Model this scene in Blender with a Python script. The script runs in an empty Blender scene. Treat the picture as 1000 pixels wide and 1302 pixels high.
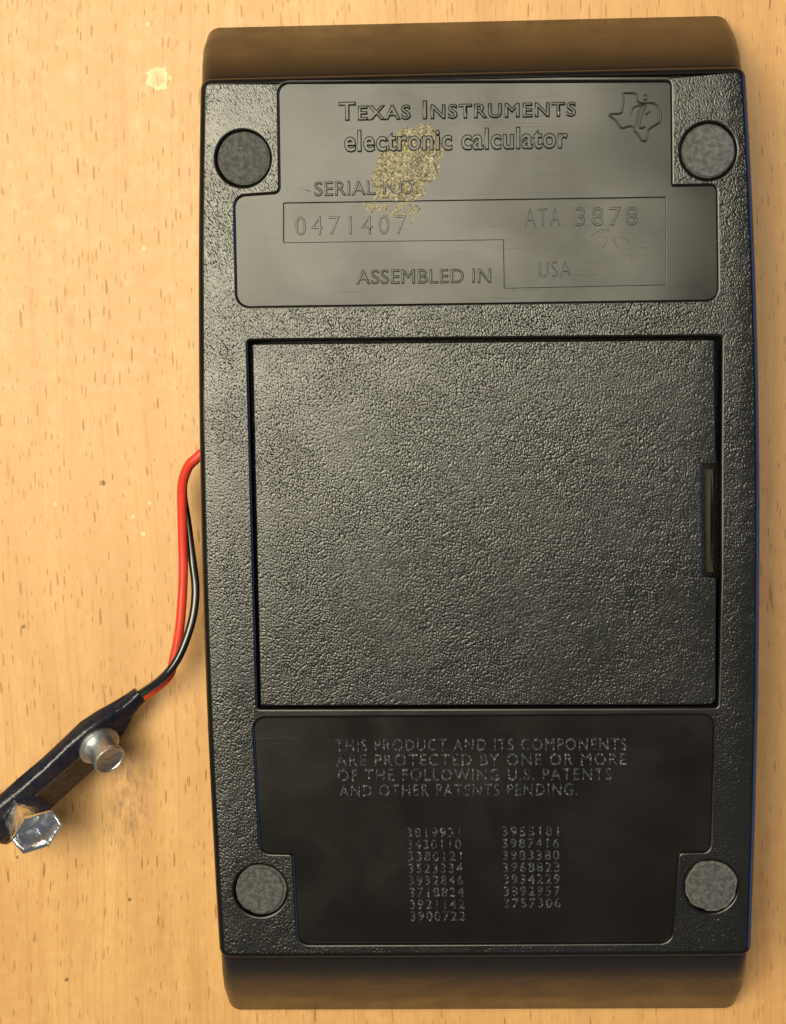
import bpy, bmesh, math, random
import numpy as np
from mathutils import Vector, Matrix
from mathutils.geometry import delaunay_2d_cdt

# ------------------------------------------------------------------ camera, light, exposure
scn = bpy.context.scene
col = scn.collection
MM = 0.001
BACK = 22.0                                  # height of the calculator's back above the table, mm
CAM = np.array([-5.55084158, 19.67477041, 200.32573531])   # mm, relative to the centre of the back
ANG = np.radians([4.89120234, -1.7652688, 0.7805959])
FPX = 1900.0

def cam_rot(a, b, c):
    ca, sa, cb, sb, cc, sc = math.cos(a), math.sin(a), math.cos(b), math.sin(b), math.cos(c), math.sin(c)
    return (np.array([[cc, -sc, 0], [sc, cc, 0], [0, 0, 1]]) @ np.array([[cb, 0, sb], [0, 1, 0], [-sb, 0, cb]])
            @ np.array([[1, 0, 0], [0, ca, -sa], [0, sa, ca]]))
ROT = cam_rot(*ANG)

def at(px, py, z=BACK):
    """photo measurement -> point (mm, table frame) on the horizontal plane of height z"""
    d = np.array([(px - 500) / FPX, -(py - 651) / FPX, -1.0]) @ ROT
    t = (z - BACK - CAM[2]) / d[2]
    p = CAM + d * t
    return Vector((p[0], p[1], z))

cd = bpy.data.cameras.new('camera')
cam = bpy.data.objects.new('camera', cd)
col.objects.link(cam)
m = Matrix([list(r) for r in ROT.T]).to_4x4()
m.translation = Vector((CAM[0], CAM[1], CAM[2] + BACK)) * MM
cam.matrix_world = m
cd.sensor_fit = 'HORIZONTAL'
cd.sensor_width = 36.0
cd.lens = FPX * 36.0 / 1000.0
cd.clip_start = 0.01
cd.clip_end = 20.0
scn.camera = cam

world = bpy.data.worlds.new('World')
scn.world = world
world.use_nodes = True
bg = world.node_tree.nodes['Background']
bg.inputs['Color'].default_value = (0.95, 0.97, 1.0, 1)
bg.inputs['Strength'].default_value = 0.14

def area_lamp(name, loc, target, sx, sy, power, color):
    l = bpy.data.lights.new(name, 'AREA')
    l.shape = 'RECTANGLE'; l.size = sx; l.size_y = sy
    l.energy = power; l.color = color
    o = bpy.data.objects.new(name, l)
    col.objects.link(o)
    o.location = loc
    o.rotation_euler = (Vector(target) - Vector(loc)).to_track_quat('-Z', 'Y').to_euler()
    return o
lamp = area_lamp('ceiling_lamp', (-0.36, 0.17, 0.75), (-0.36, 0.17, 0.0), 0.40, 0.52, 9.6, (1.0, 0.915, 0.66))
lamp2 = area_lamp('sheen_softbox', (-0.035, 0.150, 0.75), (-0.035, 0.150, 0.0), 0.26, 0.30, 2.6, (1.0, 0.93, 0.70))  # unseen softbox, added to set the sheen on the back apart from the table light
lamp2.rotation_euler = (0, 0, math.radians(18))
area_lamp('window_light', (0.75, -0.06, 0.16), (0.0, 0.0, 0.02), 0.7, 0.28, 2.3, (0.14, 0.34, 1.0))

scn.view_settings.view_transform = 'Standard'
scn.view_settings.look = 'None'
scn.view_settings.exposure = 0.0
scn.view_settings.gamma = 1.0
scn.view_settings.use_curve_mapping = False

# ------------------------------------------------------------------ node helpers
class NT:
    def __init__(self, name):
        self.mat = bpy.data.materials.new(name)
        self.mat.use_nodes = True
        self.t = self.mat.node_tree
        self.b = self.t.nodes['Principled BSDF']
    def n(self, typ, **kw):
        nd = self.t.nodes.new(typ)
        for k, v in kw.items():
            setattr(nd, k, v)
        return nd
    def link(self, a, b):
        self.t.links.new(a, b)
    def val(self, sock, v):
        if isinstance(v, bpy.types.NodeSocket):
            self.link(v, sock)
        else:
            sock.default_value = v
    def math(self, op, a, b=0.0, c=0.0, clamp=False):
        nd = self.n('ShaderNodeMath', operation=op, use_clamp=clamp)
        self.val(nd.inputs[0], a); self.val(nd.inputs[1], b); self.val(nd.inputs[2], c)
        return nd.outputs[0]
    def mm(self, rot=(0, 0, 0), scale=(1, 1, 1), loc=(0, 0, 0), src=None):
        """object coordinates in millimetres, rotated / stretched"""
        if src is None:
            if not hasattr(self, '_co'):
                tc = self.n('ShaderNodeTexCoord')
                mp = self.n('ShaderNodeMapping')
                mp.inputs['Scale'].default_value = (1000, 1000, 1000)
                self.link(tc.outputs['Object'], mp.inputs['Vector'])
                self._co = mp.outputs[0]
            src = self._co
        mp = self.n('ShaderNodeMapping')
        mp.inputs['Rotation'].default_value = rot
        mp.inputs['Scale'].default_value = scale
        mp.inputs['Location'].default_value = loc
        self.link(src, mp.inputs['Vector'])
        return mp.outputs[0]
    def noise(self, vec, scale, detail=2.0, rough=0.5, out='Fac', dist=0.0):
        nd = self.n('ShaderNodeTexNoise')
        self.link(vec, nd.inputs['Vector'])
        nd.inputs['Scale'].default_value = scale
        nd.inputs['Detail'].default_value = detail
        nd.inputs['Roughness'].default_value = rough
        nd.inputs['Distortion'].default_value = dist
        return nd.outputs[out]
    def voro(self, vec, scale, feature='F1', dim='3D', rnd=1.0, smooth=None):
        nd = self.n('ShaderNodeTexVoronoi', feature=feature, voronoi_dimensions=dim)
        self.link(vec, nd.inputs['Vector'])
        nd.inputs['Scale'].default_value = scale
        nd.inputs['Randomness'].default_value = rnd
        if smooth is not None:
            nd.inputs['Smoothness'].default_value = smooth
        return nd
    def remap(self, v, a, b, c=0.0, d=1.0, smooth=False):
        nd = self.n('ShaderNodeMapRange', interpolation_type='SMOOTHSTEP' if smooth else 'LINEAR')
        self.link(v, nd.inputs[0])
        for i, x in enumerate((a, b, c, d)):
            self.val(nd.inputs[1 + i], x)
        return nd.outputs[0]
    def mix(self, f, a, b):
        nd = self.n('ShaderNodeMix', data_type='RGBA')
        self.val(nd.inputs[0], f)
        for s, v in ((nd.inputs[6], a), (nd.inputs[7], b)):
            if isinstance(v, bpy.types.NodeSocket): self.link(v, s)
            else: s.default_value = (*v, 1)
        return nd.outputs[2]
    def bump(self, h, dist, strength=1.0, normal=None):
        nd = self.n('ShaderNodeBump')
        self.link(h, nd.inputs['Height'])
        nd.inputs['Distance'].default_value = dist * MM
        self.val(nd.inputs['Strength'], strength)
        if normal is not None:
            self.link(normal, nd.inputs['Normal'])
        return nd.outputs[0]
    def set(self, **kw):
        for k, v in kw.items():
            s = self.b.inputs[k]
            if isinstance(v, bpy.types.NodeSocket): self.link(v, s)
            elif isinstance(v, (tuple, list)): s.default_value = (*v, 1)
            else: s.default_value = v
        return self.mat

def xyz(n, vec):
    s = n.n('ShaderNodeSeparateXYZ'); n.link(vec, s.inputs[0]); return s.outputs

# ------------------------------------------------------------------ materials
def make_grain():
    """black ABS with moulded leather grain"""
    n = NT('grained_black_plastic')
    co = n.mm()
    warp = n.noise(co, 0.55, 1.0, out='Color')
    va = n.n('ShaderNodeVectorMath', operation='MULTIPLY_ADD')
    n.link(warp, va.inputs[0]); va.inputs[1].default_value = (0.7, 0.7, 0); n.link(co, va.inputs[2])
    g = n.mm(rot=(0, 0, math.radians(-33)), src=va.outputs[0], scale=(1, 1, 0))
    g2 = n.mm(src=g, scale=(5.1, 2.7, 0))
    v = n.voro(g2, 1.0, 'F1', '2D').outputs['Distance']
    nz = n.noise(g2, 1.25, 1.5, 0.55)
    h = n.math('ADD', n.math('MULTIPLY', n.math('MULTIPLY', v, v), -0.85), n.math('MULTIPLY', nz, 0.35))
    amp = n.noise(co, 0.085, 2.0)
    amp = n.remap(amp, 0.30, 0.55, 0.6, 1.0)
    # the moulded grain dies out on the narrow land under the battery door
    x, y, z = xyz(n, co)
    land = n.math('MULTIPLY', n.math('LESS_THAN', y, -24.2), n.math('GREATER_THAN', y, -26.2))
    land = n.math('MULTIPLY', land, n.math('LESS_THAN', n.math('ABSOLUTE', x), 31.2))
    amp = n.math('MULTIPLY', amp, n.math('SUBTRACT', 1.0, n.math('MULTIPLY', land, 0.85)))
    bm = n.bump(h, 0.060, amp)
    ro = n.remap(n.noise(co, 0.12, 3.0), 0.3, 0.7, 0.20, 0.28)
    dust = n.remap(n.noise(co, 0.5, 5.0, 0.65), 0.52, 0.8, 0.0, 0.35)
    c = n.mix(dust, (0.0065, 0.0065, 0.006), (0.020, 0.019, 0.017))
    return n.set(**{'Base Color': c, 'Roughness': ro, 'Normal': bm, 'IOR': 1.58})

def make_smooth():
    """black ABS, polished mould face, handled and a little smeared"""
    n = NT('polished_black_plastic')
    co = n.mm()
    sm = n.noise(co, 0.10, 3.0, 0.5, dist=0.4)
    ro = n.remap(sm, 0.32, 0.68, 0.20, 0.29)
    dust = n.remap(n.noise(co, 0.35, 6.0, 0.7), 0.50, 0.85, 0.0, 0.40)
    c = n.mix(dust, (0.0045, 0.0034, 0.0024), (0.009, 0.007, 0.005))
    h = n.noise(n.mm(scale=(1, 1.5, 0), loc=(4, 11, 0)), 0.042, 0.4)
    fine = n.noise(co, 6.0, 2.0)
    sc = n.mm(rot=(0, 0, 0.9), scale=(0.12, 4.0, 1.0))
    scr = n.remap(n.noise(sc, 1.0, 2.0), 0.62, 0.72, 0.0, 1.0)
    b1 = n.bump(h, 0.62, 1.0)
    b2 = n.bump(n.math('ADD', n.math('MULTIPLY', fine, 0.6), n.math('MULTIPLY', scr, 0.6)), 0.006, 0.8, b1)
    return n.set(**{'Base Color': c, 'Roughness': ro, 'Normal': b2, 'IOR': 1.46})

def make_body():
    n = NT('satin_black_plastic')
    co = n.mm()
    h = n.noise(co, 4.5, 2.0)
    st = n.noise(n.mm(scale=(0.10, 1.2, 0.6)), 1.0, 3.0)
    b1 = n.bump(st, 0.03, 0.4)
    b2 = n.bump(h, 0.07, 0.8, b1)
    dust = n.remap(n.noise(co, 0.3, 5.0, 0.65), 0.45, 0.8, 0.0, 0.5)
    c = n.mix(dust, (0.009, 0.0055, 0.0035), (0.018, 0.010, 0.005))
    ro = n.remap(n.noise(co, 0.2, 3.0), 0.3, 0.7, 0.26, 0.36)
    return n.set(**{'Base Color': c, 'Roughness': ro, 'Normal': b2, 'IOR': 1.50})

def make_rubber(name, c1, c2, seed):
    n = NT(name)
    co = n.mm(loc=(seed * 7.1, seed * 3.7, 0))
    a = n.noise(co, 1.6, 5.0, 0.7)
    c = n.mix(n.remap(a, 0.40, 0.62), c1, c2)
    lint = n.remap(n.noise(n.mm(loc=(seed * 3.3, 1, 0), rot=(0, 0, 0.7), scale=(4, 0.7, 1)), 1.0, 3.0), 0.66, 0.74)
    c = n.mix(n.math('MULTIPLY', lint, 0.5), c, (0.22, 0.21, 0.19))
    b = n.bump(n.noise(co, 3.2, 5.0, 0.7), 0.22, 0.9)
    return n.set(**{'Base Color': c, 'Roughness': 0.55, 'Normal': b, 'IOR': 1.5})

def make_wood():
    """varnished beech: short dark ray flecks along the grain (y)"""
    n = NT('beech_table')
    co = n.mm()
    wn = n.noise(n.mm(scale=(0.02, 0.012, 0)), 1.0, 2.0, out='Color')
    va = n.n('ShaderNodeVectorMath', operation='MULTIPLY_ADD')
    n.link(wn, va.inputs[0]); va.inputs[1].default_value = (9, 3, 0); n.link(co, va.inputs[2])
    g = va.outputs[0]
    def flecks(sx, sy, rot, off, rmin, rmax, soft):
        q = n.mm(src=g, rot=(0, 0, rot), scale=(sx, sy, 0), loc=off)
        wob = n.noise(n.mm(src=g, scale=(1.2, 0.5, 0)), 1.0, 2.0, out='Color')
        vb = n.n('ShaderNodeVectorMath', operation='MULTIPLY_ADD')
        n.link(wob, vb.inputs[0]); vb.inputs[1].default_value = (0.20, 0.15, 0); n.link(q, vb.inputs[2])
        v = n.voro(vb.outputs[0], 1.0, 'F1', '2D', 0.95)
        sp = n.n('ShaderNodeSeparateColor'); n.link(v.outputs['Color'], sp.inputs[0])
        rr = n.math('POWER', sp.outputs[0], 1.6)
        rad = n.math('MULTIPLY_ADD', rr, rmax - rmin, rmin)
        d = n.math('SUBTRACT', rad, v.outputs['Distance'])
        f = n.remap(d, 0.0, soft, 0.0, 1.0, True)
        return n.math('MULTIPLY', f, n.math('MULTIPLY_ADD', sp.outputs[1], 0.75, 0.25))
    f1 = flecks(0.80, 0.105, math.radians(-1.5), (0, 0, 0), 0.01, 0.17, 0.075)
    f2 = flecks(1.35, 0.20, math.radians(-3), (31.3, 7.7, 0), 0.04, 0.23, 0.09)
    f3 = flecks(0.30, 0.055, math.radians(-1), (11.3, 3.7, 0), 0.03, 0.28, 0.26)
    tone = n.noise(n.mm(src=g, scale=(0.16, 0.020, 0)), 1.0, 3.0, 0.55)
    big = n.noise(n.mm(src=g, scale=(0.014, 0.010, 0), loc=(3, 1, 0)), 1.0, 1.0)
    fib = n.noise(n.mm(src=g, scale=(3.2, 0.32, 0)), 1.0, 3.0, 0.6)
    mott = n.noise(co, 0.42, 4.0, 0.6)
    c = n.mix(n.remap(tone, 0.30, 0.70), (0.49, 0.260, 0.088), (0.62, 0.365, 0.142))
    c = n.mix(n.remap(big, 0.35, 0.65, 0.0, 0.55), c, (0.53, 0.255, 0.085))
    c = n.mix(n.remap(fib, 0.38, 0.70, 0.0, 0.62), c, (0.47, 0.255, 0.095))
    c = n.mix(n.remap(mott, 0.48, 0.72, 0.0, 0.22), c, (0.67, 0.41, 0.165))
    line = n.noise(n.mm(src=g, scale=(1.5, 0.022, 0)), 1.0, 3.0, 0.6)
    c = n.mix(n.remap(line, 0.52, 0.68, 0.0, 0.40), c, (0.40, 0.195, 0.062))
    c = n.mix(n.math('MULTIPLY', f3, 0.50), c, (0.36, 0.175, 0.060))
    c = n.mix(n.math('MULTIPLY', f1, 0.9), c, (0.25, 0.105, 0.030))
    c = n.mix(n.math('MULTIPLY', f2, 0.85), c, (0.33, 0.155, 0.048))
    # a blob of dried white paint / a small bleached ring, with ragged edge
    def spot(px, py, r, soft, wob):
        p = at(px, py, 0.0)
        q = n.mm(loc=(-p.x, -p.y, 0), scale=(1, 1, 0))
        ln = n.n('ShaderNodeVectorMath', operation='LENGTH'); n.link(q, ln.inputs[0])
        nz = n.noise(co, 1.3, 3.0)
        d = n.math('MULTIPLY_ADD', n.math('SUBTRACT', nz, 0.5), wob, ln.outputs['Value'])
        return n.remap(d, r - soft, r + soft, 1.0, 0.0), d
    s1, d1 = spot(201, 99, 1.62, 0.2, 2.2)
    ring = n.remap(d1, 0.5, 1.5, 0.35, 1.0)
    c = n.mix(n.math('MULTIPLY', s1, n.math('MULTIPLY', ring, 0.55)), c, (0.90, 0.74, 0.44))
    for px, py, r in ((183, 679, 0.32), (70, 641, 0.26), (169, 657, 0.22), (190, 640, 0.2), (183, 315, 0.3), (188, 30, 0.25)):
        s, d = spot(px, py, r, 0.12, 0.5)
        c = n.mix(n.math('MULTIPLY', s, 0.4), c, (0.92, 0.80, 0.50))
    for px, py, r in ((85, 1246, 0.30), (165, 1144, 0.28), (131, 614, 0.35), (30, 797, 0.3), (22, 1090, 0.25)):
        s, d = spot(px, py, r, 0.1, 0.6)
        c = n.mix(n.math('MULTIPLY', s, 0.75), c, (0.09, 0.045, 0.02))
    # grime in the grain, darkened to paint in the connector's soft shadow
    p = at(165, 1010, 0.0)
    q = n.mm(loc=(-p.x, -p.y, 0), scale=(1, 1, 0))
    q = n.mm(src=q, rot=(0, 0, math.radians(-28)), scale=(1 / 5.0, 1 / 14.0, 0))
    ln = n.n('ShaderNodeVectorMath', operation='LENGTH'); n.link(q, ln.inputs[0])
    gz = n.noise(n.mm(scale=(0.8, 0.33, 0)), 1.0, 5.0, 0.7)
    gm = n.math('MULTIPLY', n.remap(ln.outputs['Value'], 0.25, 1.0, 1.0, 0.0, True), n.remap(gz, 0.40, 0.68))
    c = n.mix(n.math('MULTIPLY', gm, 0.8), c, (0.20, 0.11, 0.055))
    h = n.math('SUBTRACT', n.math('MULTIPLY', fib, 0.5), n.math('MAXIMUM', f1, f2))
    b = n.bump(h, 0.035, 0.8)
    b = n.bump(n.noise(co, 0.25, 2.0), 0.12, 0.35, b)
    return n.set(**{'Base Color': c, 'Roughness': n.remap(mott, 0.3, 0.7, 0.36, 0.5), 'Normal': b, 'IOR': 1.47})

def make_simple(name, color, rough, metallic=0.0, bump=0.0, bscale=2.0, ior=1.5, c2=None, coat=0.0):
    n = NT(name)
    co = n.mm()
    nz = n.noise(co, bscale, 4.0, 0.6)
    kw = {'Roughness': n.remap(nz, 0.3, 0.7, rough * 0.8, rough * 1.25), 'Metallic': metallic, 'IOR': ior,
          'Base Color': n.mix(n.remap(nz, 0.4, 0.75), color, c2 if c2 else tuple(x * 0.8 for x in color))}
    if bump:
        kw['Normal'] = n.bump(nz, bump, 0.8)
    if coat:
        kw['Coat Weight'] = coat
    return n.set(**kw)

def make_letter():
    """small moulded characters, rough and chipped so that they sparkle unevenly"""
    n = NT('worn_glint_lettering')
    co = n.mm()
    v = n.voro(co, 2.4, 'F1', '3D').outputs['Distance']
    nz = n.noise(co, 1.1, 3.0, 0.6)
    b = n.bump(n.math('MULTIPLY', v, v), 0.42, n.remap(nz, 0.3, 0.6, 0.3, 1.0))
    c = n.mix(n.remap(nz, 0.42, 0.62), (0.009, 0.009, 0.010), (0.060, 0.060, 0.068))  # pale worn patches, lightened to paint glints into the letter colour
    return n.set(**{'Base Color': c, 'Roughness': 0.30, 'Normal': b, 'IOR': 1.55})

def make_glue():
    n = NT('dried_label_glue')
    co = n.mm(rot=(0, 0, math.radians(-30)))
    g = n.mm(src=co, scale=(2.2, 1.3, 1.0))
    v = n.voro(g, 1.0, 'F1', '3D').outputs['Distance']
    nz = n.noise(co, 3.2, 3.0, 0.6)
    c = n.mix(n.remap(nz, 0.40, 0.62), (0.36, 0.31, 0.19), (0.10, 0.085, 0.052))
    h = n.math('ADD', n.math('MULTIPLY', v, -1.0), n.math('MULTIPLY', nz, 0.7))
    return n.set(**{'Base Color': c, 'Roughness': 0.22, 'Normal': n.bump(h, 0.30, 1.0), 'IOR': 1.5})

M = {}
M['grain'] = make_grain()
M['smooth'] = make_smooth()
M['body'] = make_body()
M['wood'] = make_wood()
M['rubber'] = make_rubber('black_rubber', (0.028, 0.028, 0.025), (0.085, 0.083, 0.075), 1)
M['rubber2'] = make_rubber('lit_black_rubber', (0.045, 0.045, 0.042), (0.11, 0.11, 0.105), 2)  # same rubber, lightened to paint the reflection on the upper right foot
M['letter'] = make_letter()
M['scuff'] = make_simple('scuffed_plastic', (0.10, 0.10, 0.085), 0.45, 0, 0.1, 3.0, c2=(0.03, 0.03, 0.026))
M['adhesive'] = make_simple('clear_adhesive', (0.075, 0.072, 0.06), 0.28, 0, 0.35, 2.0)
M['glue'] = make_glue()
M['spring'] = make_simple('olive_spring_steel', (0.022, 0.020, 0.009), 0.55, 0.1, 0.05, 1.2)
M['red'] = make_simple('red_pvc', (0.62, 0.045, 0.020), 0.36, 0, 0.03, 1.0, c2=(0.50, 0.030, 0.016))
M['black_pvc'] = make_simple('black_pvc', (0.010, 0.010, 0.012), 0.14, 0, 0.01, 1.0, ior=1.65)
M['vinyl'] = make_simple('black_vinyl', (0.010, 0.010, 0.020), 0.25, 0, 0.25, 0.6, c2=(0.022, 0.018, 0.020))
M['board'] = make_simple('brown_fibre_board', (0.045, 0.027, 0.016), 0.32, 0, 0.2, 1.0, c2=(0.018, 0.012, 0.009))
M['nickel'] = make_simple('nickel_plate', (0.74, 0.76, 0.78), 0.36, 1.0, 0.12, 1.3, c2=(0.55, 0.56, 0.56))
M['chrome'] = make_simple('bright_tin_plate', (0.88, 0.90, 0.94), 0.17, 1.0, 0.12, 0.9)

# ------------------------------------------------------------------ geometry helpers (all in millimetres)
def link_mesh(name, verts, faces, mat, parent=None, smooth=True, sharp=30.0, sharp_edges=None):
    me = bpy.data.meshes.new(name)
    me.from_pydata([(v[0] * MM, v[1] * MM, v[2] * MM) for v in verts], [], faces)
    me.validate()
    bm = bmesh.new(); bm.from_mesh(me)
    bmesh.ops.recalc_face_normals(bm, faces=bm.faces)
    for f in bm.faces: f.smooth = smooth
    for e in bm.edges:
        if len(e.link_faces) == 2 and e.calc_face_angle(0) > math.radians(sharp): e.smooth = False
    if sharp_edges:
        bm.verts.ensure_lookup_table()
        for a, b in sharp_edges:
            e = bm.edges.get((bm.verts[a], bm.verts[b]))
            if e: e.smooth = False
    bm.to_mesh(me); bm.free()
    me.materials.append(mat)
    o = bpy.data.objects.new(name, me)
    col.objects.link(o)
    if parent: o.parent = parent
    return o

def area2(p):
    return sum(p[i][0] * p[(i + 1) % len(p)][1] - p[(i + 1) % len(p)][0] * p[i][1] for i in range(len(p)))

def round_poly(pts, r, seg=6):
    """polygon with rounded corners; r one number or one per corner"""
    n = len(pts); out = []
    for i in range(n):
        p0, p1, p2 = Vector(pts[i - 1][:2]), Vector(pts[i][:2]), Vector(pts[(i + 1) % n][:2])
        rr = r[i] if isinstance(r, (list, tuple)) else r
        a, b = (p0 - p1), (p2 - p1)
        la, lb = a.length, b.length
        a.normalize(); b.normalize()
        ang = a.angle(b)
        if rr <= 0 or ang > math.radians(178):
            out.append(p1.copy()); continue
        d = min(rr / math.tan(ang / 2), la * 0.48, lb * 0.48)
        s, e = p1 + a * d, p1 + b * d
        for k in range(seg + 1):
            t = k / seg
            out.append((1 - t) ** 2 * s + 2 * t * (1 - t) * (p1 * 0.75 + (s + e) * 0.125) + t * t * e)
    return out

def circle(c, r, n=40, rag=0.0, seed=0):
    rnd = random.Random(seed)
    ph = [rnd.uniform(0, 6.28) for _ in range(6)]
    out = []
    for i in range(n):
        a = 2 * math.pi * i / n
        k = 1 + rag * sum(math.sin((j * 3 + 4) * a + ph[j]) / (j * 0.6 + 1) for j in range(6))
        out.append(Vector((c[0] + r * k * math.cos(a), c[1] + r * k * math.sin(a))))
    return out

def inset(loop, d):
    n = len(loop); out = []
    for i in range(n):
        p0, p1, p2 = loop[i - 1], loop[i], loop[(i + 1) % n]
        e1 = (p1 - p0); e2 = (p2 - p1)
        if e1.length < 1e-7: e1 = e2
        if e2.length < 1e-7: e2 = e1
        n1 = Vector((-e1.y, e1.x)).normalized(); n2 = Vector((-e2.y, e2.x)).normalized()
        m = n1 + n2
        if m.length < 1e-6: m = n1
        m.normalize()
        c = max(0.4, m.dot(n1))
        out.append(p1 + m * (d / c))
    return out

def fill(loops, ids):
    """triangles of the area inside the first loop and outside the others"""
    co = [Vector(v[:2]) for l in loops for v in l]
    gid = [i for l in ids for i in l]
    faces_in, k = [], 0
    for l in loops:
        faces_in.append(list(range(k, k + len(l)))); k += len(l)
    edges = [(f[i], f[(i + 1) % len(f)]) for f in faces_in for i in range(len(f))]
    vco, ve, tri, ov, oe, of = delaunay_2d_cdt(co, edges, [], 1, 1e-6, True)
    def inside(p, poly):
        c = False
        for i in range(len(poly)):
            a, b = poly[i - 1], poly[i]
            if (a[1] > p.y) != (b[1] > p.y) and p.x < (b[0] - a[0]) * (p.y - a[1]) / (b[1] - a[1]) + a[0]: c = not c
        return c
    out = []
    for t in tri:
        p = (vco[t[0]] + vco[t[1]] + vco[t[2]]) / 3
        if inside(p, loops[0]) and not any(inside(p, h) for h in loops[1:]):
            if all(ov[i] for i in t):
                out.append(tuple(gid[ov[i][0]] for i in t))
    return out

def slab(name, outer, holes, z_top, thick, bev, mat, parent, warp=None, cuts=(), outer_bev=None, rim=None):
    """plate with rounded edges round its outline and round each hole"""
    loops = [[Vector(p[:2]) for p in outer]] + [[Vector(p[:2]) for p in h] for h in holes]
    for i, l in enumerate(loops):
        if (area2(l) > 0) != (i == 0): l.reverse()
    verts, faces, sharp_edges, tops = [], [], [], []
    for li, l in enumerate(loops):
        bv = outer_bev if (outer_bev and li == 0) else bev
        prof = [(0.0, -thick)] + [(bv * (1 - math.cos(t)), -bv * (1 - math.sin(t))) for t in
                                  [math.pi / 2 * k / 6 for k in range(7)]]
        n = len(l); base = []
        for ins, dz in prof:
            base.append(len(verts))
            verts += [(p.x, p.y, z_top + dz) for p in inset(l, ins)]
        for k in range(len(prof) - 1):
            for i in range(n):
                j = (i + 1) % n
                faces.append((base[k] + i, base[k] + j, base[k + 1] + j, base[k + 1] + i))
        for i in range(n):
            sharp_edges.append((base[-1] + i, base[-1] + (i + 1) % n))
        tops.append((base[-1], n))
    faces += fill([[verts[b + i] for i in range(n)] for b, n in tops], [[b + i for i in range(n)] for b, n in tops])
    o = link_mesh(name, verts, faces, mat, parent, True, 35, sharp_edges)
    if rim:
        o.data.materials.append(rim)
        nq = 7 * sum(len(l) for l in loops)
        for f in o.data.polygons[:nq]: f.material_index = 1
    if cuts or warp:
        bm = bmesh.new(); bm.from_mesh(o.data)
        for x in cuts:
            bmesh.ops.bisect_plane(bm, geom=bm.verts[:] + bm.edges[:] + bm.faces[:], plane_co=(x * MM, 0, 0), plane_no=(1, 0, 0), dist=1e-7)
        if warp:
            for v in bm.verts:
                v.co.z += warp(v.co.x / MM, v.co.y / MM) * MM
        bm.to_mesh(o.data); bm.free()
    return o

def tube(name, pts, r, mat, parent=None, seg=12, closed=False, res=6):
    """round tube along a smooth path through pts; r one number or one per point"""
    P = [Vector(p) for p in pts]; n = len(P)
    R_ = r if isinstance(r, (list, tuple)) else [r] * n
    path, rad = [], []
    rng = range(n) if closed else range(n - 1)
    for i in rng:
        p0 = P[(i - 1) % n] if closed or i > 0 else P[0] * 2 - P[1]
        p1, p2 = P[i], P[(i + 1) % n]
        p3 = P[(i + 2) % n] if closed or i + 2 < n else P[-1] * 2 - P[-2]
        for k in range(res):
            t = k / res
            path.append(0.5 * ((2 * p1) + (p2 - p0) * t + (2 * p0 - 5 * p1 + 4 * p2 - p3) * t * t + (3 * p1 - p0 - 3 * p2 + p3) * t ** 3))
            rad.append(R_[i] * (1 - t) + R_[(i + 1) % n] * t)
    if not closed:
        path.append(P[-1]); rad.append(R_[-1])
    verts, faces = [], []
    L = len(path)
    up = Vector((0, 0, 1))
    nrm = None
    for i in range(L):
        a = path[(i - 1) % L] if closed or i > 0 else path[i]
        b = path[(i + 1) % L] if closed or i < L - 1 else path[i]
        t = (b - a).normalized()
        if nrm is None:
            nrm = t.cross(up)
            if nrm.length < 1e-3: nrm = t.cross(Vector((1, 0, 0)))
        nrm = (nrm - t * nrm.dot(t)).normalized()
        bn = t.cross(nrm)
        for k in range(seg):
            a_ = 2 * math.pi * k / seg
            verts.append(path[i] + (nrm * math.cos(a_) + bn * math.sin(a_)) * rad[i])
    for i in range(L if closed else L - 1):
        for k in range(seg):
            i2 = (i + 1) % L
            faces.append((i * seg + k, i * seg + (k + 1) % seg, i2 * seg + (k + 1) % seg, i2 * seg + k))
    if not closed:
        faces.append(tuple(range(seg))[::-1]); faces.append(tuple((L - 1) * seg + k for k in range(seg)))
    return link_mesh(name, verts, faces, mat, parent, True, 60)

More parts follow.
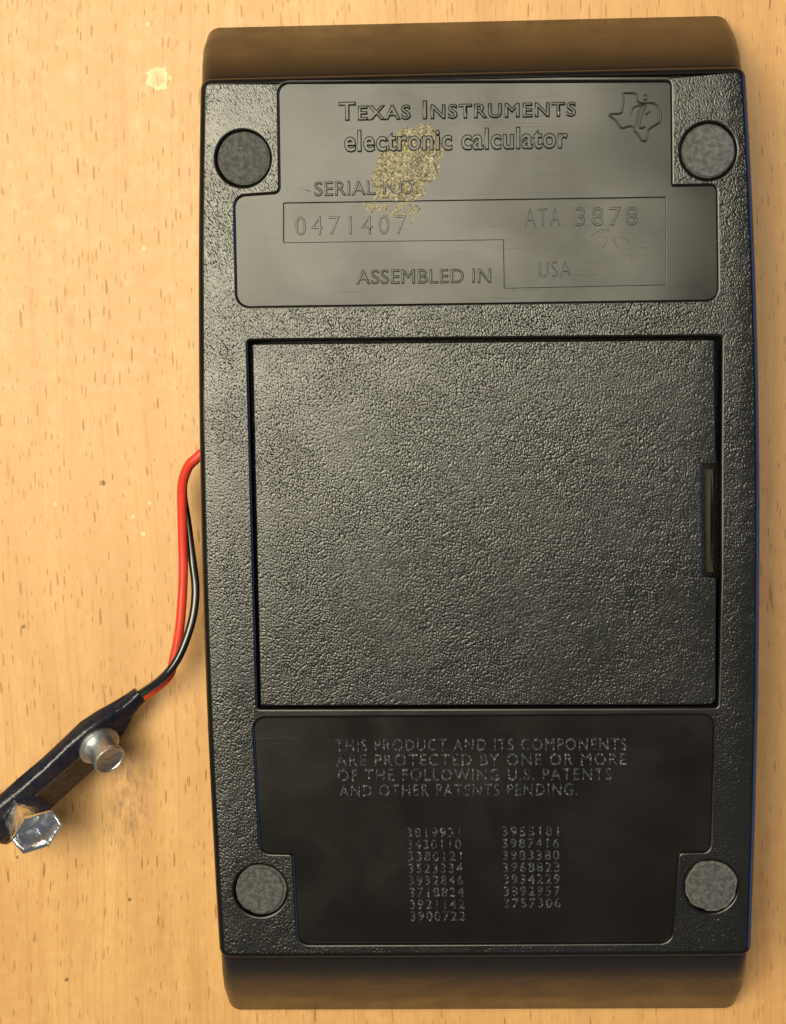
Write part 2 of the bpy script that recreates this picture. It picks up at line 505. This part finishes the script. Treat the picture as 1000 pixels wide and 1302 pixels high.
def text(name, body, pl, pr, height_px, z, mat, parent, raise_mm=0.16, weight=0.0, small_caps=None, spacing=1.0, bevel=0.06, label=None, cap='H'):
    """raised moulded lettering between two measured points on the baseline"""
    A, B = at(*pl, z), at(*pr, z)
    T = at(pl[0], pl[1] - height_px, z)
    H = (T - A).length; W = (B - A).length
    def mesh_of(s, caps=None, ext=0.0, bev=0.0, off=0.0):
        cu = bpy.data.curves.new('lettering', 'FONT')
        cu.body = s; cu.size = 1.0; cu.space_character = spacing
        cu.extrude = ext; cu.bevel_depth = bev; cu.bevel_resolution = 2; cu.offset = off
        cu.resolution_u = 4
        if caps is not None:
            cu.small_caps_scale = caps
            for i, ch in enumerate(s):
                if ch.islower(): cu.body_format[i].use_small_caps = True
        ob = bpy.data.objects.new('lettering', cu); col.objects.link(ob)
        dg = bpy.context.evaluated_depsgraph_get()
        me = bpy.data.meshes.new_from_object(ob.evaluated_get(dg))
        bpy.data.objects.remove(ob); bpy.data.curves.remove(cu)
        return me
    ref = mesh_of(cap)
    ch = max(v.co.y for v in ref.vertices); bpy.data.meshes.remove(ref)
    sy = H / ch
    me = mesh_of(body, small_caps, raise_mm * 0.6 / sy, bevel / sy, weight - bevel / sy * 0.6)
    xs = [v.co.x for v in me.vertices]
    x0, x1 = min(xs), max(xs)
    sx = W / (x1 - x0)
    ang = math.atan2(B.y - A.y, B.x - A.x)
    ca, sa = math.cos(ang), math.sin(ang)
    top = max(v.co.z for v in me.vertices)
    for v in me.vertices:
        x = (v.co.x - x0) * sx; y = v.co.y * sy; zz = v.co.z * sy - top * sy + raise_mm
        v.co = ((A.x + x * ca - y * sa) * MM, (A.y + x * sa + y * ca) * MM, (z + zz) * MM)
    for p in me.polygons: p.use_smooth = True
    bm = bmesh.new(); bm.from_mesh(me)
    for e in bm.edges:
        if len(e.link_faces) == 2 and e.calc_face_angle(0) > math.radians(50): e.smooth = False
    bm.to_mesh(me); bm.free()
    me.materials.clear(); me.materials.append(mat)
    me.name = name
    o = bpy.data.objects.new(name, me); col.objects.link(o); o.parent = parent
    if label: o['label'] = label
    return o

def empty(name, loc=(0, 0, 0)):
    o = bpy.data.objects.new(name, None); col.objects.link(o)
    o.empty_display_size = 0.01
    o.location = loc
    return o

def P(*pts, z=BACK):
    return [at(x, y, z) for x, y in pts]

# ------------------------------------------------------------------ table
S = 450
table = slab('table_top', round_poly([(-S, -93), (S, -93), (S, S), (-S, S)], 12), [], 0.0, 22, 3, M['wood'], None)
table['kind'] = 'structure'
table['label'] = 'light varnished beech table top with short dark grain flecks'

# ------------------------------------------------------------------ calculator
calc = empty('calculator')
calc['label'] = 'black plastic pocket calculator lying face down on the beech table'
calc['category'] = 'calculator'

yl = np.array([60.4, 39.7, 18.9, 3.0, -13.1, -24.0, -40.5, -58.6])
xl = np.array([36.33, 37.1, 37.68, 37.9, 37.91, 37.77, 37.35, 36.96])
yr = np.array([59.8, 48.5, 38.3, 17.7, 2.0, -14.0, -24.7, -41.0, -59.0])
xr = np.array([35.35, 36.01, 36.67, 37.28, 37.46, 37.53, 37.48, 37.02, 36.57])
CL, CR = np.polyfit(yl, xl, 3), np.polyfit(yr, xr, 3)
def left(y): return -float(np.polyval(CL, max(-80, min(80, y))))
def right(y): return float(np.polyval(CR, max(-80, min(80, y))))

def outline(yt, yb, dx, r, n=18):
    """closed outline with gently bowed sides, counter-clockwise from lower right"""
    ys = np.linspace(yb, yt, n)
    pts = [(right(y) + dx, y) for y in ys] + [(left(y) - dx, y) for y in ys[::-1]]
    rr = [0] * len(pts)
    for i in (0, n - 1, n, 2 * n - 1): rr[i] = r
    return round_poly(pts, rr, 6)

def loft_body():
    levels = [(0.0, 70.4, -74.3, 1.6, 1.5), (0.35, 71.1, -75.0, 2.1, 1.7), (1.0, 71.6, -75.4, 2.4, 1.8), (2.2, 71.4, -75.2, 2.4, 1.8),
              (8.0, 68.3, -70.7, 1.9, 1.6), (14.0, 64.8, -65.7, 1.0, 1.4), (19.2, 61.15, -60.7, -0.05, 1.6), (19.6, 60.4, -59.6, -0.3, 1.4),
              (20.05, 60.3, -59.4, -0.6, 1.2), (20.05, 58.9, -58.0, -2.4, 1.2), (12.0, 58.9, -58.0, -2.4, 1.2)]
    verts, faces, nn = [], [], None
    for z, yt, yb, dx, r in levels:
        l = outline(yt, yb, dx, r)
        nn = len(l)
        verts += [(p.x, p.y, z) for p in l]
    for k in range(len(levels) - 1):
        for i in range(nn):
            j = (i + 1) % nn
            faces.append((k * nn + i, k * nn + j, (k + 1) * nn + j, (k + 1) * nn + i))
    b = (len(levels) - 1) * nn
    faces += fill([[verts[b + i] for i in range(nn)]], [[b + i for i in range(nn)]])
    faces.append(tuple(range(nn))[::-1])
    return link_mesh('case_body', verts, faces, M['body'], calc, True, 35)
body = loft_body()
body['label'] = 'satin black case with sloping ends'

def crown(x, y):
    xe = max(0.0, x - (right(y) - 3.2), (left(y) + 3.2) - x)
    return -0.10 * (x / 37) ** 2 - 0.028 * xe ** 2

# back cover with its openings
up_l = P((355, 106), (853, 104), (854, 237), (911, 236), (913, 380), (302, 389), (299, 250), (357, 246))
label_open = round_poly(up_l, [1.2, 0.5, 0.4, 0.6, 1.3, 1.5, 1.3, 0.9])
lo_l = P((323, 914), (908, 910), (903, 1083), (863, 1084), (854, 1199), (380, 1201), (374, 1086), (332, 1085))
patent_open = round_poly(lo_l, [1.4, 1.4, 0.8, 0.7, 1.4, 1.4, 0.7, 1.2])
door_open = round_poly(P((315.5, 433.5), (918, 428), (917, 588), (917, 734), (913, 899), (328, 901)), [0.3, 0.3, 0, 0, 0.3, 0.3], 4)
feet_px = [((309, 201), 33.5), ((901.5, 191.5), 33.0), ((331, 1133), 32.0), ((904.5, 1128), 33.0)]
feet_c = [at(*c) for c, r in feet_px]
foot_holes = [circle(c, 3.62, 44) for c in feet_c]
edge = outline(60.35, -59.45, 0.05, 1.3, 24)
cuts = [x for x in np.arange(-37, 37.1, 1.0)]
cover = slab('back_cover', edge, [label_open, patent_open, door_open] + foot_holes, BACK, 2.1, 0.38, M['grain'], calc, crown, cuts, 0.88, M['smooth'])
cover['label'] = 'back cover with moulded leather grain'

# recessed label panel with the stamped serial window
ZL = BACK - 0.42
def grow(loop, d):
    l = [Vector(p[:2]) for p in loop]
    if area2(l) < 0: l.reverse()
    return inset(l, -d)
ser_px = [(361, 258), (847, 250.5), (847, 361.5), (642, 366), (641, 304), (361, 308)]
ser_open = round_poly(P(*ser_px, z=ZL), 0.12, 3)
label_panel = slab('label_panel', grow(label_open, 0.8), [ser_open], ZL, 1.2, 0.10, M['smooth'], calc)
label_panel['label'] = 'smooth recessed panel with maker name in raised letters'
ZS = ZL - 0.36
serial_plate = slab('serial_plate', grow(ser_open, 0.5), [], ZS, 0.8, 0.1, M['smooth'], label_panel)
patent_panel = slab('patent_panel', grow(patent_open, 0.8), [], BACK - 0.45, 1.2, 0.10, M['smooth'], calc)
patent_panel['label'] = 'smooth recessed panel with small raised patent text'
ZP = BACK - 0.45

# lettering
text('maker_lettering', 'Texas Instruments', (431, 152.5), (733, 147), 22, ZL, M['smooth'], label_panel, 0.30, 0.014, 0.76, 1.12, 0.15)
text('model_lettering', 'electronic calculator', (438, 192), (723, 187), 25, ZL, M['smooth'], label_panel, 0.32, 0.026, None, 1.08, 0.15, cap='l')
text('serial_heading', 'SERIAL NO.', (400, 249), (533, 246), 17.5, ZL, M['smooth'], label_panel, 0.20, 0.0, None, 1.05, 0.11)
text('origin_heading', 'ASSEMBLED IN', (453, 361), (625, 359), 17.5, ZL, M['smooth'], label_panel, 0.20, 0.0, None, 1.05, 0.11)
text('serial_number', '0471407', (376, 299), (517, 297), 23.5, ZS, M['smooth'], serial_plate, 0.17, -0.012, None, 1.35, 0.06)
text('date_code', 'ATA', (668, 288), (713, 287), 23, ZS, M['smooth'], serial_plate, 0.15, -0.016, None, 1.25, 0.06)
text('date_code', '3878', (732, 287), (811, 286), 23, ZS, M['smooth'], serial_plate, 0.16, -0.006, None, 1.3, 0.07)
text('origin_stamp', 'USA', (686, 353), (726, 351), 20, ZS, M['smooth'], serial_plate, 0.13, -0.018, None, 1.1, 0.05)
rows = [('THIS PRODUCT AND ITS COMPONENTS', 427, 797, 955), ('ARE PROTECTED BY ONE OR MORE', 428, 797, 974),
        ('OF THE FOLLOWING U.S. PATENTS', 430, 778, 993), ('AND OTHER PATENTS PENDING.', 432, 735, 1012.5)]
for s, x0, x1, yb in rows:
    text('patent_text_line', s, (x0, yb), (x1, yb - 1.5), 14.5, ZP, M['letter'], patent_panel, 0.24, -0.004, None, 1.18, 0.10)
lc = ['3819921', '3430110', '3380121', '3523334', '3932846', '3718824', '3921142', '3900722']
rc = ['3955181', '3987416', '3983380', '3968823', '3934229', '3892957', '3757306']
for i, s in enumerate(lc):
    text('patent_number', s, (518 + i * 0.6, 1064.5 + i * 15.2), (586 + i * 0.9, 1064 + i * 15.2), 11.5, ZP, M['letter'], patent_panel, 0.22, -0.006, None, 1.22, 0.09)
for i, s in enumerate(rc):
    text('patent_number', s, (639 + i * 0.4, 1063 + i * 15.2), (711 + i * 0.4, 1062.5 + i * 15.2), 11.5, ZP, M['letter'], patent_panel, 0.22, -0.006, None, 1.22, 0.09)

# maker's emblem: outline of a state with the letters t and i
def ridge(name, pts, r, parent, z, closed=False, zo=-0.02):
    return tube(name, [at(760 + x / 10, 100 + y / 10, z) + Vector((0, 0, zo)) for x, y in pts], r, M['smooth'], parent, 10, closed, 5)
emblem = ridge('emblem_outline', [(335, 185), (410, 182), (492, 190), (500, 250), (525, 295), (590, 310), (660, 308), (735, 320), (785, 390), (805, 480), (780, 560),
               (700, 610), (640, 660), (635, 740), (605, 795), (555, 770), (510, 700), (470, 660), (450, 610), (390, 605), (320, 628), (275, 590),
               (225, 520), (150, 465), (200, 445), (300, 435), (325, 340), (330, 250)], 0.15, label_panel, ZL, True)
ridge('emblem_letter', [(425, 470), (445, 380), (520, 340), (600, 335)], 0.13, emblem, ZL)
ridge('emblem_letter', [(560, 345), (525, 420), (500, 520), (480, 610)], 0.14, emblem, ZL)
ridge('emblem_letter', [(625, 330), (575, 430), (545, 530), (530, 600), (560, 630), (610, 605)], 0.15, emblem, ZL)
ridge('emblem_letter', [(610, 460), (660, 420), (665, 390)], 0.12, emblem, ZL)
ridge('emblem_dot', [(600, 200), (635, 225), (620, 270), (585, 255)], 0.11, emblem, ZL, True)

# scuffed burrs where an older stamp was ground off, and a hair on the panel
rnd = random.Random(4)
burrs = [[(700, 312), (722, 300), (740, 296)], [(738, 303), (733, 296), (746, 284)], [(765, 316), (772, 306), (770, 300)], [(780, 300), (784, 312), (796, 317), (801, 308), (790, 300)],
         [(786, 292), (795, 298), (803, 296)], [(752, 300), (762, 293), (775, 292)], [(655, 358), (662, 350), (668, 344)],
         [(722, 310), (730, 305), (733, 311)], [(800, 320), (804, 324), (802, 329)]]
for b in burrs:
    tube('scuff_burr', [at(x, y, ZS) + Vector((0, 0, rnd.uniform(-0.11, -0.05))) for x, y in b], [rnd.uniform(0.07, 0.15) for _ in b], M['scuff'], serial_plate, 8, False, 4)
tube('loose_hair', [at(x, y, ZL) + Vector((0, 0, 0.02)) for x, y in [(360, 252), (365, 242), (377, 238), (388, 241), (395, 243)]], 0.05, M['black_pvc'], label_panel, 6)

# dried label glue: a crazed film of lumps over the panel
def vnoise(x, y, seed):
    def h(i, j):
        k = (i * 374761393 + j * 668265263 + seed * 974711) & 0xffffffff
        k = ((k ^ (k >> 13)) * 1274126177) & 0xffffffff
        return ((k ^ (k >> 16)) & 0xffff) / 65535
    xi, yi = math.floor(x), math.floor(y); fx, fy = x - xi, y - yi
    fx, fy = fx * fx * (3 - 2 * fx), fy * fy * (3 - 2 * fy)
    return (h(xi, yi) * (1 - fx) + h(xi + 1, yi) * fx) * (1 - fy) + (h(xi, yi + 1) * (1 - fx) + h(xi + 1, yi + 1) * fx) * fy

def pip(p, poly):
    c = False; d = 1e9
    for i in range(len(poly)):
        a, b = poly[i - 1], poly[i]
        if (a.y > p.y) != (b.y > p.y) and p.x < (b.x - a.x) * (p.y - a.y) / (b.y - a.y) + a.x: c = not c
        ab = b - a; t = max(0, min(1, (p - a).dot(ab) / ab.length_squared))
        d = min(d, (p - a - ab * t).length)
    return d if c else -d

def glue(name, pts, z, parent, amp, cut, step=0.13, seed=1):
    poly = [at(460 + x * .16, 150 + y * .16, z).to_2d() for x, y in pts]
    x0, x1 = min(p.x for p in poly), max(p.x for p in poly); y0, y1 = min(p.y for p in poly), max(p.y for p in poly)
    nx, ny = int((x1 - x0) / step) + 2, int((y1 - y0) / step) + 2
    verts, idx, faces = [], {}, []
    for j in range(ny):
        for i in range(nx):
            p = Vector((x0 + i * step, y0 + j * step))
            d = pip(p, poly) + (vnoise(p.x * 1.5, p.y * 1.5, seed + 9) - 0.5) * 0.7
            if d < -0.2: continue
            a = math.radians(58)
            u = p.x * math.cos(a) + p.y * math.sin(a); w = -p.x * math.sin(a) + p.y * math.cos(a)
            h = 0.6 * vnoise(u * 1.7, w * 2.9, seed) + 0.4 * vnoise(u * 3.0 + 5, w * 4.6, seed + 1)
            zz = amp * (h - cut) * 2 * min(1.0, max(0.0, d) / 1.1) - (0.12 if d < 0.02 else 0)
            idx[(i, j)] = len(verts); verts.append((p.x, p.y, z + zz))
    for (i, j), a in idx.items():
        q = [idx.get(k) for k in ((i + 1, j), (i + 1, j + 1), (i, j + 1))]
        if None not in q: faces.append((a, *q))
    return link_mesh(name, verts, faces, M['glue'], parent, True, 80)
g = glue('glue_residue', [(250, 150), (280, 110), (370, 65), (440, 80), (490, 45), (560, 60), (610, 95), (640, 150), (670, 240), (640, 360), (560, 510), (480, 655), (95, 655),
         (110, 560), (60, 490), (90, 420), (150, 280), (200, 230)], ZL, label_panel, 0.26, 0.27)
g['label'] = 'yellowish crazed patch of dried glue'
glue('glue_residue', [(470, 668), (470, 740), (400, 850), (340, 905), (350, 790), (200, 780), (60, 765), (-40, 700), (-60, 668)], ZS, serial_plate, 0.15, 0.50, seed=3)

# battery door
ZD = BACK + 0.02
door_px = [(320.5, 437), (909, 431.5), (911, 590), (892.5, 591), (894, 733), (911.5, 734.5), (911, 896.5), (331, 898)]
door_out = round_poly(P(*door_px, z=ZD), [0.25, 0.35, 0.25, 0.25, 0.25, 0.25, 0.9, 0.25], 4)
def door_warp(x, y):
    e = max(0.0, -27.5 - x)
    f = max(0.0, x - 27.5)
    return -0.10 * (x / 37) ** 2 - 0.010 * e ** 2 - 0.008 * f ** 2
door = slab('battery_door', door_out, [], ZD, 1.85, 0.22, M['grain'], calc, door_warp, [x for x in np.arange(-31, 31.1, 1.0)])
door['label'] = 'rectangular battery door with a finger notch'
# springy latch seen in the notch
lat = [at(x, y, BACK - 1.4) for x, y in [(903, 597), (902.5, 625), (902, 655), (902, 685), (902.5, 712), (903, 728)]]
vs, fs = [], []
for k, p in enumerate(lat):
    wv = 0.48 + 0.05 * math.sin(k * 1.3)
    bz = -0.35 * ((k - 2.5) / 2.5) ** 2
    vs += [(p.x - wv, p.y, p.z + bz - 0.25), (p.x - wv * 0.4, p.y, p.z + bz), (p.x + wv * 0.4, p.y, p.z + bz - 0.05), (p.x + wv, p.y, p.z + bz - 0.5), (p.x + wv, p.y, BACK - 1.95), (p.x - wv, p.y, BACK - 1.95)]
for k in range(len(lat) - 1):
    for i in range(6):
        j = (i + 1) % 6
        fs.append((k * 6 + i, k * 6 + j, (k + 1) * 6 + j, (k + 1) * 6 + i))
fs += [tuple(range(6))[::-1], tuple((len(lat) - 1) * 6 + i for i in range(6))]
latch = link_mesh('door_latch', vs, fs, M['spring'], calc, True, 40)
latch['label'] = 'olive metal latch inside the door notch'

# rubber feet
feet_style = [(3.38, 0.004, M['rubber'], -0.06), (3.34, 0.003, M['rubber2'], 0.06), (3.22, 0.008, M['rubber'], 0.06), (3.22, 0.009, M['rubber'], 0.08)]
for i, (c, st) in enumerate(zip(feet_c, feet_style)):
    r, rag, mat, dz = st
    f = slab('rubber_foot', circle((c.x, c.y), r, 56, rag, i), [], BACK - 0.02 + dz, 1.95, 0.18, mat, calc)
    a = slab('adhesive_ring', circle((c.x + (0.1, 0, 0.12, 0.05)[i], c.y + (0, 0, 0.1, 0.1)[i]), (3.5, 3.5, 3.52, 3.56)[i], 64, (0.004, 0.004, 0.010, 0.020)[i], 20 + i),
             [], BACK - (0.16, 0.2, 0.2, 0.08)[i], 0.9, 0.12, M['adhesive'] if i == 3 else M['rubber'], f)

# ------------------------------------------------------------------ battery snap connector on its two wires
clip = empty('battery_snap_connector')
clip['label'] = 'black battery snap connector with two metal studs on red and black wires'
clip['category'] = 'connector'
sb = at(126, 948, 7.2)                     # foot of the round stud
hb = at(32, 1034, 10.0)                     # foot of the hexagonal socket
u = (hb - sb).normalized()
nv = Vector((0.60, -0.44, 0.66))
nv = (nv - u * nv.dot(u)).normalized()
wv = nv.cross(u)
if wv.z < 0: wv = -wv
span = (hb - sb).length
TH = 1.5
def clip_pt(s, w, t): return sb + u * s + wv * w + nv * (t - TH)

secs = [(-9.4, 1.15, 0.55, 1.0), (-8.2, 1.25, 0.55, 1.05), (-6.8, 1.55, 0.5, 1.15), (-5.2, 2.3, 0.3, 1.25), (-3.2, 3.2, 0.2, 1.35), (-0.5, 3.75, 0.2, TH), (3, 3.75, 0.2, 1.42), (span / 2, 3.65, 0.2, 1.4),
        (span - 3, 3.8, 0.2, 1.45), (span, 3.9, 0.2, TH), (span + 4, 3.8, 0.2, TH), (span + 5.4, 3.6, 0.2, 1.3), (span + 5.9, 3.2, 0.2, 0.9)]
verts, faces = [], []
NS = 28
for s, hw, c, t in secs:
    for k in range(NS):
        a = 2 * math.pi * k / NS
        ca, sa = math.cos(a), math.sin(a)
        e = 0.45
        w = c + hw * math.copysign(abs(ca) ** e, ca)
        tt = t * math.copysign(abs(sa) ** e, sa)
        wob = (vnoise(s * 0.55 + 10, a * 1.3 + 3, 5) - 0.5) * 0.6
        verts.append(clip_pt(s, w + wob, tt + wob * 0.6))
for k in range(len(secs) - 1):
    for i in range(NS):
        j = (i + 1) % NS
        faces.append((k * NS + i, k * NS + j, (k + 1) * NS + j, (k + 1) * NS + i))
faces += [tuple(range(NS))[::-1], tuple((len(secs) - 1) * NS + i for i in range(NS))]
sl = link_mesh('vinyl_sleeve', verts, faces, M['vinyl'], clip, True, 50)
# brown fibre strip showing in the sleeve's window between the studs
vs = []
for s, w in ((1.5, -3.0), (span - 2.0, -3.1), (span - 2.0, 1.3), (1.5, 0.9)):
    vs += [clip_pt(s, w, TH - 0.25), clip_pt(s, w, TH + 0.10)]
fb = link_mesh('fibre_strip', vs, [(1, 3, 5, 7), (0, 6, 4, 2), (0, 2, 3, 1), (2, 4, 5, 3), (4, 6, 7, 5), (6, 0, 1, 7)], M['board'], clip, False)

def lathe(name, origin, prof, mat, parent, n=40, polyg=None):
    """revolve (radius, height) about the connector's face normal"""
    verts, faces = [], []
    for r, h in prof:
        for k in range(n):
            a = 2 * math.pi * k / n
            rr = r
            if polyg:
                b = (a + polyg[1]) % (2 * math.pi / polyg[0]) - math.pi / polyg[0]
                rr = r * ((1 - polyg[2]) + polyg[2] * math.cos(math.pi / polyg[0]) / math.cos(b))
            verts.append(origin + (u * math.cos(a) + wv * math.sin(a)) * rr + nv * h)
    for k in range(len(prof) - 1):
        for i in range(n):
            j = (i + 1) % n
            faces.append((k * n + i, k * n + j, (k + 1) * n + j, (k + 1) * n + i))
    faces.append(tuple(range(n))[::-1]); faces.append(tuple((len(prof) - 1) * n + i for i in range(n)))
    return link_mesh(name, verts, faces, mat, parent, True, 38)
stud = lathe('stud_terminal', sb, [(2.4, 0.0), (2.3, 0.3), (2.22, 0.6), (2.2, 1.8), (2.3, 2.7), (2.42, 3.2), (2.4, 3.45), (2.25, 3.58), (2.1, 3.55), (2.0, 3.42), (0.6, 3.3), (0.05, 3.3)], M['nickel'], clip)
lathe('stud_flange', sb, [(3.1, -0.25), (3.2, 0.0), (3.18, 0.16), (2.9, 0.22), (2.1, 0.10)], M['nickel'], stud)
stud['label'] = 'round nickel plated stud'
ho = hb
sock = lathe('socket_terminal', ho, [(3.1, -0.2), (3.3, 0.1), (3.4, 0.5), (3.5, 1.2), (3.68, 2.8), (3.9, 3.9), (4.0, 4.2), (3.95, 4.42), (3.75, 4.42), (3.52, 4.2), (3.28, 3.2), (3.1, 1.6), (2.9, 1.2), (2.4, 1.05), (1.2, 1.0), (0.05, 1.0)], M['chrome'], clip, 72, (6, 0.35, 0.95))
sock['label'] = 'hexagonal flared snap socket of bright metal'
lathe('socket_rivet', ho, [(1.6, 0.95), (1.6, 1.35), (1.3, 1.6), (0.05, 1.7)], M['nickel'], sock, 24)

red = [((262, 572), 9.0), ((249, 583), 8.8), ((240, 592), 8.4), ((232.5, 612), 7.6), ((231.5, 640), 6.8), ((232.5, 690), 6.0), ((233, 735), 5.8), ((229, 795), 5.8), ((222, 834), 5.6), ((213, 862), 5.2)]
pr = [at(x, y, z) for (x, y), z in red] + [clip_pt(-9.3, 0.1, 0.3), clip_pt(-7.5, 0.3, 0)]
tube('red_wire', pr, 0.70, M['red'], clip, 16, False, 8)
blk = [((262, 574), 6.6), ((249, 585), 6.2), ((240, 595), 5.6), ((233.5, 614), 4.8), ((233.5, 634), 4.2), ((238, 662), 4.0), ((244, 708), 4.6), ((248.5, 744), 5.6), ((247, 774), 6.2), ((240, 804), 6.8), ((226, 838), 7.3), ((206, 863), 7.0)]
pb = [at(x, y, z) for (x, y), z in blk] + [clip_pt(-9.3, 0.95, 0.35), clip_pt(-7.5, 0.7, 0)]
tube('black_wire', pb, 0.62, M['black_pvc'], clip, 16, False, 8)
